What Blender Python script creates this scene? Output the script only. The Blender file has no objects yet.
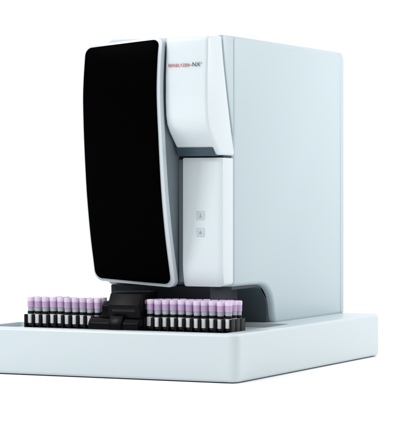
import bpy, bmesh, math, random
from mathutils import Vector
random.seed(4)
S=bpy.context.scene
COL=S.collection
# ---------------------------------------------------------------- materials
def mat(name,col,rough=0.4,spec=0.5,noise=0.02,bump=0.0,scale=30,metal=0.0,trans=0.0,coat=0.0,vary=0.0):
    m=bpy.data.materials.new(name); m.use_nodes=True
    nt=m.node_tree; b=nt.nodes['Principled BSDF']
    tc=nt.nodes.new('ShaderNodeTexCoord')
    n=nt.nodes.new('ShaderNodeTexNoise'); n.inputs['Scale'].default_value=scale; n.inputs['Detail'].default_value=6
    nt.links.new(tc.outputs['Object'],n.inputs['Vector'])
    mx=nt.nodes.new('ShaderNodeMix'); mx.data_type='RGBA'
    c1=[max(0,c*(1-noise)) for c in col]+[1]; c2=[min(1,c*(1+noise)) for c in col]+[1]
    mx.inputs[6].default_value=c1; mx.inputs[7].default_value=c2
    nt.links.new(n.outputs['Fac'],mx.inputs[0])
    out=mx.outputs[2]
    if vary>0:
        oi=nt.nodes.new('ShaderNodeObjectInfo'); hs=nt.nodes.new('ShaderNodeHueSaturation')
        a=nt.nodes.new('ShaderNodeMapRange'); a.inputs['To Min'].default_value=0.5-0.02*vary; a.inputs['To Max'].default_value=0.5+0.04*vary
        c=nt.nodes.new('ShaderNodeMapRange'); c.inputs['To Min'].default_value=1-0.2*vary; c.inputs['To Max'].default_value=1+0.15*vary
        nt.links.new(oi.outputs['Random'],a.inputs['Value']); nt.links.new(oi.outputs['Random'],c.inputs['Value'])
        nt.links.new(a.outputs['Result'],hs.inputs['Hue']); nt.links.new(c.outputs['Result'],hs.inputs['Value'])
        nt.links.new(out,hs.inputs['Color']); out=hs.outputs['Color']
    nt.links.new(out,b.inputs['Base Color'])
    mr=nt.nodes.new('ShaderNodeMapRange'); mr.inputs['To Min'].default_value=rough*0.88; mr.inputs['To Max'].default_value=min(1,rough*1.12)
    nt.links.new(n.outputs['Fac'],mr.inputs['Value']); nt.links.new(mr.outputs['Result'],b.inputs['Roughness'])
    b.inputs['Specular IOR Level'].default_value=spec
    b.inputs['Metallic'].default_value=metal
    b.inputs['Transmission Weight'].default_value=trans
    b.inputs['Coat Weight'].default_value=coat
    if bump>0:
        n2=nt.nodes.new('ShaderNodeTexNoise'); n2.inputs['Scale'].default_value=900
        nt.links.new(tc.outputs['Object'],n2.inputs['Vector'])
        bp=nt.nodes.new('ShaderNodeBump'); bp.inputs['Strength'].default_value=bump; bp.inputs['Distance'].default_value=0.0005
        nt.links.new(n2.outputs['Fac'],bp.inputs['Height']); nt.links.new(bp.outputs['Normal'],b.inputs['Normal'])
    return m
M_body=mat('painted_shell_blue_white',(0.460,0.555,0.592),0.36,0.4,0.012,0.08,3)
M_cover=mat('gloss_white_plastic',(0.64,0.715,0.750),0.24,0.5,0.01,0.03,4)
M_rim=mat('pale_grey_door_rim',(0.54,0.61,0.65),0.3,0.5,0.01,0.03,4)
M_tray=mat('tray_white_plastic',(0.565,0.64,0.67),0.34,0.45,0.012,0.06,4)
M_black=mat('black_door_panel',(0.0006,0.0006,0.0008),0.4,0.005,0.1,0,5)
M_dark=mat('recess_shade_dark',(0.065,0.084,0.10),0.55,0.3,0.1,0.1,20)
M_under=mat('underside_shade',(0.03,0.036,0.044),0.55,0.2,0.1,0.1,20)
M_gap=mat('seam_shade_dark',(0.06,0.07,0.085),0.7,0.2,0.1,0,20)  # dark colour stands in for shade inside the panel seams
M_foot=mat('grey_foot_rubber',(0.16,0.18,0.20),0.7,0.2,0.1,0,20)
M_door_shade=mat('grey_door_shade',(0.155,0.19,0.215),0.5,0.3,0.03,0,20)  # grey puts the shade between door and lower panel into the colour
M_slot=mat('blue_grey_slot_shade',(0.040,0.07,0.092),0.4,0.3,0.1,0,20)
M_blk=mat('satin_black_plastic',(0.0025,0.0025,0.0035),0.32,0.08,0.1,0.1,20)
M_rack=mat('rack_black_plastic',(0.006,0.006,0.009),0.4,0.15,0.1,0,20)
M_cap=mat('lavender_cap',(0.47,0.34,0.54),0.3,0.5,0.06,0,60,vary=0.5)
M_capr=mat('lavender_cap_top',(0.68,0.57,0.74),0.3,0.5,0.05,0,60,vary=0.4)
M_glass=mat('tube_plastic',(0.36,0.40,0.43),0.12,0.5,0.03,0,60)
M_lab=mat('paper_label',(0.66,0.68,0.69),0.7,0.2,0.03,0,60,vary=0.4)
M_blood=mat('dark_sample',(0.02,0.016,0.019),0.2,0.5,0.1,0,60)
M_btn=mat('grey_button',(0.51,0.58,0.615),0.4,0.4,0.02,0,60)
M_ink=mat('grey_ink',(0.30,0.335,0.36),0.6,0.2,0.02,0,60)
M_red=mat('red_ink',(0.42,0.05,0.06),0.6,0.2,0.02,0,60)
M_inkd=mat('dark_ink',(0.05,0.05,0.07),0.6,0.2,0.02,0,60)
M_lens=mat('sensor_window',(0.008,0.009,0.012),0.2,0.2,0.02,0,60)
M_floor=mat('white_studio_floor',(0.91,0.91,0.91),0.9,0.0,0.002,0,2)
# ---------------------------------------------------------------- mesh helpers
def finish(name,bm,m,bev=0,seg=4,parent=None,smooth=32,mats=None):
    bmesh.ops.recalc_face_normals(bm,faces=bm.faces)
    me=bpy.data.meshes.new(name); bm.to_mesh(me); bm.free()
    for mm in (mats or [m]): me.materials.append(mm)
    ob=bpy.data.objects.new(name,me); COL.objects.link(ob)
    if bev>0:
        mod=ob.modifiers.new('b','BEVEL'); mod.width=bev; mod.segments=seg; mod.limit_method='ANGLE'; mod.angle_limit=math.radians(38)
        mod.use_clamp_overlap=True
        bake(ob)
    me=ob.data
    for p in me.polygons: p.use_smooth=True
    me.set_sharp_from_angle(angle=math.radians(smooth))
    if parent: ob.parent=parent
    return ob
def bake(ob):
    dg=bpy.context.evaluated_depsgraph_get(); dg.update()
    me=bpy.data.meshes.new_from_object(ob.evaluated_get(dg))
    ob.modifiers.clear(); ob.data=me
def prism(bm,pts,axis,a,b):
    """extrude closed 2-D polygon along axis (0: pts=(y,z), 2: pts=(x,y), 1: pts=(x,z))"""
    def mk(p,t):
        if axis==0: return (t,p[0],p[1])
        if axis==1: return (p[0],t,p[1])
        return (p[0],p[1],t)
    A=[bm.verts.new(mk(p,a)) for p in pts]; B=[bm.verts.new(mk(p,b)) for p in pts]
    n=len(pts)
    bm.faces.new(A); bm.faces.new(B[::-1])
    for i in range(n): bm.faces.new((A[i],A[(i+1)%n],B[(i+1)%n],B[i]))
def box(bm,x0,x1,y0,y1,z0,z1):
    prism(bm,[(x0,y0),(x1,y0),(x1,y1),(x0,y1)],2,z0,z1)
def arc(cx,cy,r,a0,a1,n=8):
    return [(cx+r*math.cos(math.radians(a0+(a1-a0)*i/n)),cy+r*math.sin(math.radians(a0+(a1-a0)*i/n))) for i in range(n+1)]
def interp(tab,z):
    if z<=tab[0][0]: return tab[0][1]
    if z>=tab[-1][0]: return tab[-1][1]
    for i in range(len(tab)-1):
        if tab[i][0]<=z<=tab[i+1][0]:
            z0,v0=tab[i]; z1,v1=tab[i+1]; t=(z-z0)/(z1-z0)
            vm=tab[i-1][1] if i>0 else v0-(v1-v0)*0.8; zm=tab[i-1][0] if i>0 else z0-(z1-z0)
            vp=tab[i+2][1] if i+2<len(tab) else v1+(v1-v0)*0.8; zp=tab[i+2][0] if i+2<len(tab) else z1+(z1-z0)
            m0=(v1-vm)/(z1-zm)*(z1-z0); m1=(vp-v0)/(zp-z0)*(z1-z0)
            return (2*t**3-3*t*t+1)*v0+(t**3-2*t*t+t)*m0+(-2*t**3+3*t*t)*v1+(t**3-t*t)*m1
def shell(bm,zb,zt,xl,xr,yf,yb,r=(0.02,0.02,0.02,0.02),n=48,cols=14):
    H=zt(0.5)-zb(0.5)
    ts=[]
    R=max(r)/H
    k=8
    for i in range(k+1): ts.append(R*(1-math.cos(math.pi/2*i/k)))
    for i in range(1,n): ts.append(R+(1-2*R)*i/n)
    for i in range(k+1): ts.append(1-R*(1-math.cos(math.pi/2*(k-i)/k)))
    F=[];B=[]
    for t in ts:
        zc=zb(0.5)+t*H
        def ins(rb,rt):
            o=0
            db=t*H; dt=(1-t)*H
            if rb>0 and db<rb: o=rb-math.sqrt(max(0,rb*rb-(rb-db)**2))
            if rt>0 and dt<rt: o=max(o,rt-math.sqrt(max(0,rt*rt-(rt-dt)**2)))
            return o
        a=xl(zc)+ins(r[0],r[2]); b=xr(zc)-ins(r[1],r[3])
        fr=[];br=[]
        for c in range(cols+1):
            s=c/cols; x=a+(b-a)*s
            z=zb(s)+t*(zt(s)-zb(s))
            fr.append(bm.verts.new((x,yf(x,z),z))); br.append(bm.verts.new((x,yb(x,z),z)))
        F.append(fr);B.append(br)
    m=len(ts)
    for i in range(m-1):
        for c in range(cols):
            bm.faces.new((F[i][c],F[i][c+1],F[i+1][c+1],F[i+1][c]))
            bm.faces.new((B[i][c+1],B[i][c],B[i+1][c],B[i+1][c+1]))
        bm.faces.new((F[i][0],F[i+1][0],B[i+1][0],B[i][0]))
        bm.faces.new((F[i][-1],B[i][-1],B[i+1][-1],F[i+1][-1]))
    for c in range(cols):
        bm.faces.new((F[0][c],B[0][c],B[0][c+1],F[0][c+1]))
        bm.faces.new((F[-1][c+1],B[-1][c+1],B[-1][c],F[-1][c]))
def lathe(bm,prof,n=20,cx=0,cy=0,mi=0):
    rings=[]
    for r,z in prof:
        rings.append([bm.verts.new((cx+r*math.cos(2*math.pi*i/n),cy+r*math.sin(2*math.pi*i/n),z)) for i in range(n)])
    fs=[]
    for a,b in zip(rings,rings[1:]):
        for i in range(n): fs.append(bm.faces.new((a[i],a[(i+1)%n],b[(i+1)%n],b[i])))
    fs.append(bm.faces.new(rings[0][::-1])); fs.append(bm.faces.new(rings[-1]))
    for f in fs: f.material_index=mi
# ---------------------------------------------------------------- analyzer
root=bpy.data.objects.new('laboratory_analyzer',None); COL.objects.link(root)
root['label']='tall white benchtop analyzer with curved black door and wide tray'
root['category']='laboratory analyzer'
TT=0.099
bm=bmesh.new()
pts=[]
pts+=arc(-0.62+0.02,0.015,0.02,180,270)
pts+=arc(-0.022,0.017,0.022,270,360)
pts+=arc(0.000-0.02,0.812-0.02,0.02,0,90)
pts+=arc(-0.41+0.02,0.812-0.02,0.02,90,180)
pts+=[(-0.41,0.19)]
pts+=arc(-0.62+0.02,0.17,0.02,90,180)
prism(bm,pts,2,0.0020,TT)
tray=finish('sampler_tray',bm,M_tray,0.007,5,root)
bm=bmesh.new()
cp=arc(-0.60+0.012,0.035,0.012,180,270)+arc(-0.050,0.035,0.012,270,360)+arc(-0.050,0.345,0.012,0,90)+[(-0.39,0.357),(-0.39,0.172)]+arc(-0.588,0.16,0.012,90,180)
prism(bm,cp,2,0.090,TT+0.05)
cut=finish('cut',bm,M_tray)
md=tray.modifiers.new('c','BOOLEAN'); md.object=cut; md.operation='DIFFERENCE'; md.solver='EXACT'
bake(tray); bpy.data.objects.remove(cut)
for p in tray.data.polygons: p.use_smooth=True
tray.data.set_sharp_from_angle(angle=math.radians(30))
bm=bmesh.new(); prism(bm,[(-0.60,0.010),(-0.015,0.010),(-0.015,0.78),(-0.39,0.78),(-0.39,0.17),(-0.60,0.17)],2,0.0002,0.0025)
finish('foot_skirt',bm,M_foot,0,4,root)

# main housing
ZB=0.185; ZT=0.712
ARCH=arc(0.330,0.122,0.060,0,90,8)
prof=[(0.178,ZB)]
prof+=[(0.178,ZT-0.012)]+arc(0.19,ZT-0.012,0.012,180,90,4)[1:]
prof+=[(0.788,ZT),(0.788,TT-0.004),(0.400,TT-0.004)]
prof+=[(0.394,TT+0.010)]
prof+=ARCH[1:-1]+[(0.325,ZB-0.001)]
prof+=[(0.27,ZB)]
bm=bmesh.new(); prism(bm,prof,0,-0.39,-0.09)
housing=finish('housing',bm,M_body,0.010,5,root,smooth=40)
# rear cover
prof=arc(0.812-0.020,ZT-0.001-0.020,0.020,90,0,6)+[(0.812,TT-0.003),(0.783,TT-0.003),(0.783,ZT-0.001)]
bm=bmesh.new(); prism(bm,prof,0,-0.3892,-0.0908)
finish('rear_cover',bm,M_body,0.008,5,root,smooth=40)
bm=bmesh.new(); box(bm,-0.355,-0.096,0.140,0.186,0.197,0.69)
finish('seam_shade_backing',bm,M_gap,0.002,2,root)  # dark backing, seam shade put into its colour
# pass-through recess liner, its dark colour stands in for shade
inner=arc(0.330,0.122,0.0555,0,90,8)
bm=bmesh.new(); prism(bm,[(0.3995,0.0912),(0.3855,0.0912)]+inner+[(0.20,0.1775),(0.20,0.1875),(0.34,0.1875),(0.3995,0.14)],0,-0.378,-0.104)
finish('recess_shade_liner',bm,M_dark,0.003,3,root,smooth=40)
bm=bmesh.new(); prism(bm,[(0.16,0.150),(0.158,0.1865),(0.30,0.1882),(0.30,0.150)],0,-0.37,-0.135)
finish('underside_shade_block',bm,M_under,0.003,2,root)  # added dark block, colour stands in for shade under the body

# door -------------------------------------------------------------
YF=[(0.17,0.116),(0.212,0.1030),(0.30,0.0755),(0.41,0.0510),(0.573,0.0300),(0.66,0.034),(0.71,0.044)]
def low(z): return max(0,(0.50-z)/0.30)
def dxr(z): return -0.1885-0.004*low(z)
def dxl(z): return -0.3740-0.015*((0.70-z)/0.5)**1.2 if z<0.70 else -0.3740
def crown(x): return 0.10*max(0,(-0.25-x))**1.0*0.6+0.25*max(0,(-0.30-x))**2*4
def yfd(x,z): return interp(YF,z)+crown(x)
DW=0.016
bm=bmesh.new()
shell(bm,lambda s:0.195-0.010*s,lambda s:0.690+0.0125*s,dxl,dxr,yfd,lambda x,z:yfd(x,z)+DW,(0.022,0.016,0.020,0.014))
door=finish('door',bm,M_rim,0.0050,5,root,smooth=40)
bm=bmesh.new()
shell(bm,lambda s:0.201-0.009*s,lambda s:0.6855+0.0115*s,lambda z:dxl(z)+0.0035,lambda z:dxr(z)-0.0078-0.0020*low(z),lambda x,z:yfd(x,z)-0.0022,lambda x,z:yfd(x,z)+0.003,(0.018,0.014,0.016,0.012))
finish('door_window',bm,M_black,0.001,2,door,smooth=40)
bm=bmesh.new()
shell(bm,lambda s:0.200-0.008*s,lambda s:0.684+0.0125*s,lambda z:dxl(z)+0.006,lambda z:dxr(z)-0.003,lambda x,z:yfd(x,z)+DW-0.004,lambda x,z:max(0.150,yfd(x,z)+DW+0.001),(0.018,0.014,0.016,0.012))
finish('door_side_shade',bm,M_door_shade,0.001,2,door,smooth=40)  # back of the door, greyed to imitate shade on its side

# upper cover --------------------------------------------------------
CX0=-0.186; CX1=-0.090
prof=[(0.187,0.459),(0.118,0.4605),(0.110,0.463),(0.098,0.475),(0.080,0.492),(0.064,0.507),(0.053,0.522),(0.048,0.54),(0.0455,0.57),(0.0455,0.62),(0.049,0.67)]
prof+=arc(0.062,0.692,0.013,172,90,5)
prof+=[(0.120,0.7085),(0.132,0.65),(0.150,0.58),(0.170,0.51)]
bm=bmesh.new(); prism(bm,prof,0,CX0,CX1)
cover=finish('upper_cover',bm,M_cover,0.007,5,root)
bm=bmesh.new(); prism(bm,[(0.1745,0.512),(0.1545,0.58),(0.1365,0.65),(0.1245,0.7095),(0.1775,0.7105),(0.1775,0.503)],0,CX0,CX1-0.0005)
finish('shoulder_panel',bm,M_body,0.003,3,root)
bm=bmesh.new(); prism(bm,[(0.0945,0.4755),(0.1005,0.4755),(0.125,0.4665),(0.125,0.4585),(0.106,0.4585),(0.1045,0.4650)],0,CX0+0.001,CX1-0.010)
finish('slot_shade_bar',bm,M_slot,0.0008,2,root)  # solid bar, dark colour stands in for shade in the slot opening

# lower panel ----------------------------------------------------------
def yfl(x,z):
    y=0.119+(0.008*((0.235-z)/0.045)**2 if z<0.235 else 0)
    d=x+0.0905+0.014
    return y+(0.006*(d/0.014)**2 if d>0 else 0)
bm=bmesh.new()
shell(bm,lambda s:0.187,lambda s:0.4550,lambda z:-0.1795,lambda z:-0.0905,yfl,lambda x,z:0.1755,(0.004,0.010,0.003,0.003),cols=40)
lower=finish('lower_panel',bm,M_cover,0.008,5,root,smooth=45)
bm=bmesh.new(); prism(bm,[(0.1265,0.196),(0.1245,0.452),(0.165,0.452),(0.165,0.196)],0,-0.1925,-0.1790)
finish('gap_shade_strip',bm,M_door_shade,0.001,2,root)  # added grey strip imitating shade in the gap beside the door

# buttons
def plaque(x,z,w,y,parent):
    bm=bmesh.new(); prism(bm,[(x-w/2,z-w/2),(x+w/2,z-w/2),(x+w/2,z+w/2),(x-w/2,z+w/2)],1,y-0.0012,y+0.002)
    b=finish('button',bm,M_btn,0.002,3,parent)
    return b
b1=plaque(-0.1385,0.335,0.0190,0.119,lower)
b2=plaque(-0.1385,0.300,0.0190,0.119,lower)
bm=bmesh.new()
prism(bm,[(-0.1420,0.3310),(-0.1350,0.3310),(-0.1350,0.3322),(-0.1378,0.3322),(-0.1378,0.339),(-0.1392,0.339),(-0.1392,0.3322),(-0.1420,0.3322)],1,0.1171,0.1181)
finish('symbol',bm,M_ink,0,1,b1)
bm=bmesh.new()
prism(bm,[(-0.1420,0.2970),(-0.1350,0.2970),(-0.1385,0.3035)],1,0.1171,0.1181)
finish('symbol',bm,M_ink,0,1,b2)
# lettering
def text(name,s,x,z,y,size,m,parent,tilt=0):
    cu=bpy.data.curves.new(name,'FONT'); cu.body=s; cu.size=size; cu.extrude=0.0002; cu.space_character=1.06
    ob=bpy.data.objects.new(name,cu); COL.objects.link(ob)
    ob.rotation_euler=(math.radians(90),tilt,0); ob.location=(x,y,z)
    dg=bpy.context.evaluated_depsgraph_get(); dg.update()
    me=bpy.data.meshes.new_from_object(ob.evaluated_get(dg)); 
    w=max(v.co.x for v in me.vertices)
    mw=ob.matrix_basis.copy()
    bpy.data.objects.remove(ob)
    me.materials.clear(); me.materials.append(m); me.transform(mw)
    o=bpy.data.objects.new(name,me); COL.objects.link(o); o.parent=parent
    return w
x0=-0.1775
w=text('lettering','BENELYZER',x0,0.6405,0.0452,0.0090,M_red,cover)
w2=text('lettering','-NX',x0+w+0.001,0.6405,0.0452,0.0122,M_inkd,cover)
text('lettering','T',x0+w+w2+0.0017,0.6450,0.0452,0.0055,M_inkd,cover)

# sampler block ---------------------------------------------------------
bm=bmesh.new()
prism(bm,[(0.022,0.0912),(0.022,0.112),(0.030,0.121),(0.048,0.124),(0.085,0.124),(0.085,0.0912)],0,-0.352,-0.236)
blk=finish('sampling_block',bm,M_blk,0.002,3,root)
bm=bmesh.new()
prism(bm,[(0.036,0.122),(0.033,0.150),(0.046,0.1735),(0.062,0.177),(0.118,0.178),(0.118,0.122)],0,-0.312,-0.237)
head=finish('sampling_head',bm,M_blk,0.0025,3,blk)
bm=bmesh.new()
prism(bm,[(0.040,0.123),(0.043,0.148),(0.052,0.156),(0.100,0.158),(0.100,0.123)],0,-0.330,-0.3125)
finish('sampling_arm',bm,M_blk,0.0015,2,blk)
bm=bmesh.new()
prism(bm,[(0.017,0.0945),(0.017,0.112),(0.027,0.128),(0.034,0.128),(0.034,0.0945)],0,-0.302,-0.272)
finish('sampling_guard',bm,M_blk,0.0015,2,blk)
bm=bmesh.new()
prism(bm,[(-0.302,0.136),(-0.248,0.136),(-0.248,0.144),(-0.302,0.144)],1,0.0335,0.040)
finish('sensor_window',bm,M_lens,0.001,2,blk)

# ---------------------------------------------------------------- racks and tubes
PITCH=0.0178
def make_rack(n,label):
    e=bpy.data.objects.new('tube_rack',None); COL.objects.link(e)
    L=n*PITCH+0.006
    bm=bmesh.new(); box(bm,0,L,-0.0105,0.0105,0,0.007)
    for i in range(n+1):
        x=0.003+i*PITCH
        box(bm,x-0.0024,x+0.0024,-0.0103,0.0103,0.0068,0.034)
    box(bm,0.0003,L-0.0003,0.0085,0.0106,0.0068,0.032)
    f=finish('rack_frame',bm,M_rack,0.0006,2,e)
    e['label']=label; e['category']='tube rack'; e['group']='sample racks in the tray'
    return e
def make_tube():
    e=bpy.data.objects.new('sample_tube',None); COL.objects.link(e)
    bm=bmesh.new()
    lathe(bm,[(0.002,-0.001),(0.005,0.0005),(0.0066,0.004),(0.0066,0.012)],20,mi=1)
    lathe(bm,[(0.0066,0.0121),(0.0066,0.038),(0.0063,0.042)],20,mi=0)
    finish('tube_body',bm,None,0,1,e,mats=[M_glass,M_blood])
    bm=bmesh.new(); lathe(bm,[(0.0069,0.0065),(0.0069,0.0255)],20)
    finish('tube_label',bm,M_lab,0,1,e)
    bm=bmesh.new(); lathe(bm,[(0.00695,0.0260),(0.00695,0.0318)],20)
    finish('tube_band',bm,M_rack,0,1,e)
    bm=bmesh.new()
    n=32; prof=[(0.0068,0.0395),(0.0074,0.0402),(0.0075,0.0525),(0.0078,0.0535),(0.0078,0.0595),(0.0071,0.0615)]
    rings=[]
    for k,(r,z) in enumerate(prof):
        rings.append([bm.verts.new(((r-(0.0003 if (i%2 and 0<k<3) else 0))*math.cos(2*math.pi*i/n),(r-(0.0003 if (i%2 and 0<k<3) else 0))*math.sin(2*math.pi*i/n),z)) for i in range(n)])
    for k,(a,b) in enumerate(zip(rings,rings[1:])):
        for i in range(n):
            f=bm.faces.new((a[i],a[(i+1)%n],b[(i+1)%n],b[i])); f.material_index=1 if k>=2 else 0
    f=bm.faces.new(rings[-1]); f.material_index=1
    finish('tube_cap',bm,None,0,1,e,mats=[M_cap,M_capr])
    e['label']='sample tube with lavender cap and white label in black rack'
    e['category']='sample tube'; e['group']='capped sample tubes standing in racks'
    return e
def copy_thing(src,loc,rz=0,rx=0,ry=0):
    c=src.copy(); COL.objects.link(c); c.location=loc; c.rotation_euler=(rx,ry,rz)
    for ch in src.children:
        k=ch.copy(); k.parent=c; COL.objects.link(k)
    return c
FLOOR=0.0905
rl=make_rack(10,'black plastic rack holding a row of lavender capped tubes')
t0=make_tube(); first=True
def place(n,x0,y,rack_src,first_rack):
    global first
    if first_rack: rack_src.location=(x0,y,FLOOR)
    else: copy_thing(rack_src,(x0,y,FLOOR))
    for i in range(n):
        loc=(x0+0.003+(i+0.5)*PITCH+random.uniform(-.0003,.0003),y+random.uniform(-.0005,.0005),FLOOR+0.0085+random.uniform(0,0.0015))
        if first: t0.location=loc; first=False
        else: copy_thing(t0,loc,random.uniform(0,6),random.uniform(-.01,.01),random.uniform(-.01,.01))
place(10,-0.521,0.060,rl,True)
place(10,-0.521,0.084,rl,False)
rr=make_rack(12,'long black plastic rack of lavender capped tubes under the housing')
place(12,-0.256,0.060,rr,True)
place(12,-0.256,0.084,rr,False)
place(12,-0.256,0.108,rr,False)

# ---------------------------------------------------------------- floor
bm=bmesh.new(); v=[bm.verts.new(p) for p in ((-200,-60,0),(200,-60,0),(200,400,0),(-200,400,0))]; bm.faces.new(v)
fl=finish('ground',bm,M_floor); fl['kind']='structure'

# ---------------------------------------------------------------- light
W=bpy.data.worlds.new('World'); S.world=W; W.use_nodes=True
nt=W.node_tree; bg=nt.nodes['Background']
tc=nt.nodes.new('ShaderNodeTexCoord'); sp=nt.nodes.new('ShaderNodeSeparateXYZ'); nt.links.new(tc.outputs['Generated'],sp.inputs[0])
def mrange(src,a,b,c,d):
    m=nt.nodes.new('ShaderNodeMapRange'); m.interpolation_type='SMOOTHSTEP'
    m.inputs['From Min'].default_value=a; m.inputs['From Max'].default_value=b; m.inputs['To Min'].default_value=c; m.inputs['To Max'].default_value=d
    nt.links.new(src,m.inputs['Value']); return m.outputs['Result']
back=mrange(sp.outputs['Y'],-0.30,0.55,0.10,1.15)  # added brightness gradient, dimmer behind the camera to shade the machine
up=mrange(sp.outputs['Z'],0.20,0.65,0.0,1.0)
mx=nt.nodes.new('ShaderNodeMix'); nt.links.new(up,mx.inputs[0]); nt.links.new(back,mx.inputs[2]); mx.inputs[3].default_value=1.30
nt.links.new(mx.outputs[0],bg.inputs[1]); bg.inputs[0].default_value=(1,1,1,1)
def area(loc,tgt,size,power,col=(1,1,1)):
    l=bpy.data.lights.new('lamp','AREA'); l.shape='RECTANGLE'; l.size=size[0]; l.size_y=size[1]; l.energy=power; l.color=col
    o=bpy.data.objects.new('unseen_area_light',l); COL.objects.link(o); o.location=loc
    o.rotation_euler=(Vector(tgt)-Vector(loc)).to_track_quat('-Z','Y').to_euler()
area((-2.0,-2.2,2.4),(-0.25,0.1,0.45),(0.9,0.9),58)
area((0.8,1.05,0.95),(-0.09,0.72,0.45),(0.4,0.5),4.6)  # added unseen light, its falloff gives the housing side a gradient

# ---------------------------------------------------------------- camera
cam=bpy.data.cameras.new('camera'); co=bpy.data.objects.new('camera',cam); COL.objects.link(co); S.camera=co
co.location=(1.7839,-3.9526,0.388); co.rotation_euler=(math.radians(90),0,math.radians(25.2))
cam.sensor_fit='HORIZONTAL'; cam.sensor_width=36; cam.lens=36*2168/407; cam.shift_y=-30/407
cam.clip_end=1000
S.view_settings.view_transform='Standard'; S.view_settings.look='None'; S.view_settings.exposure=0
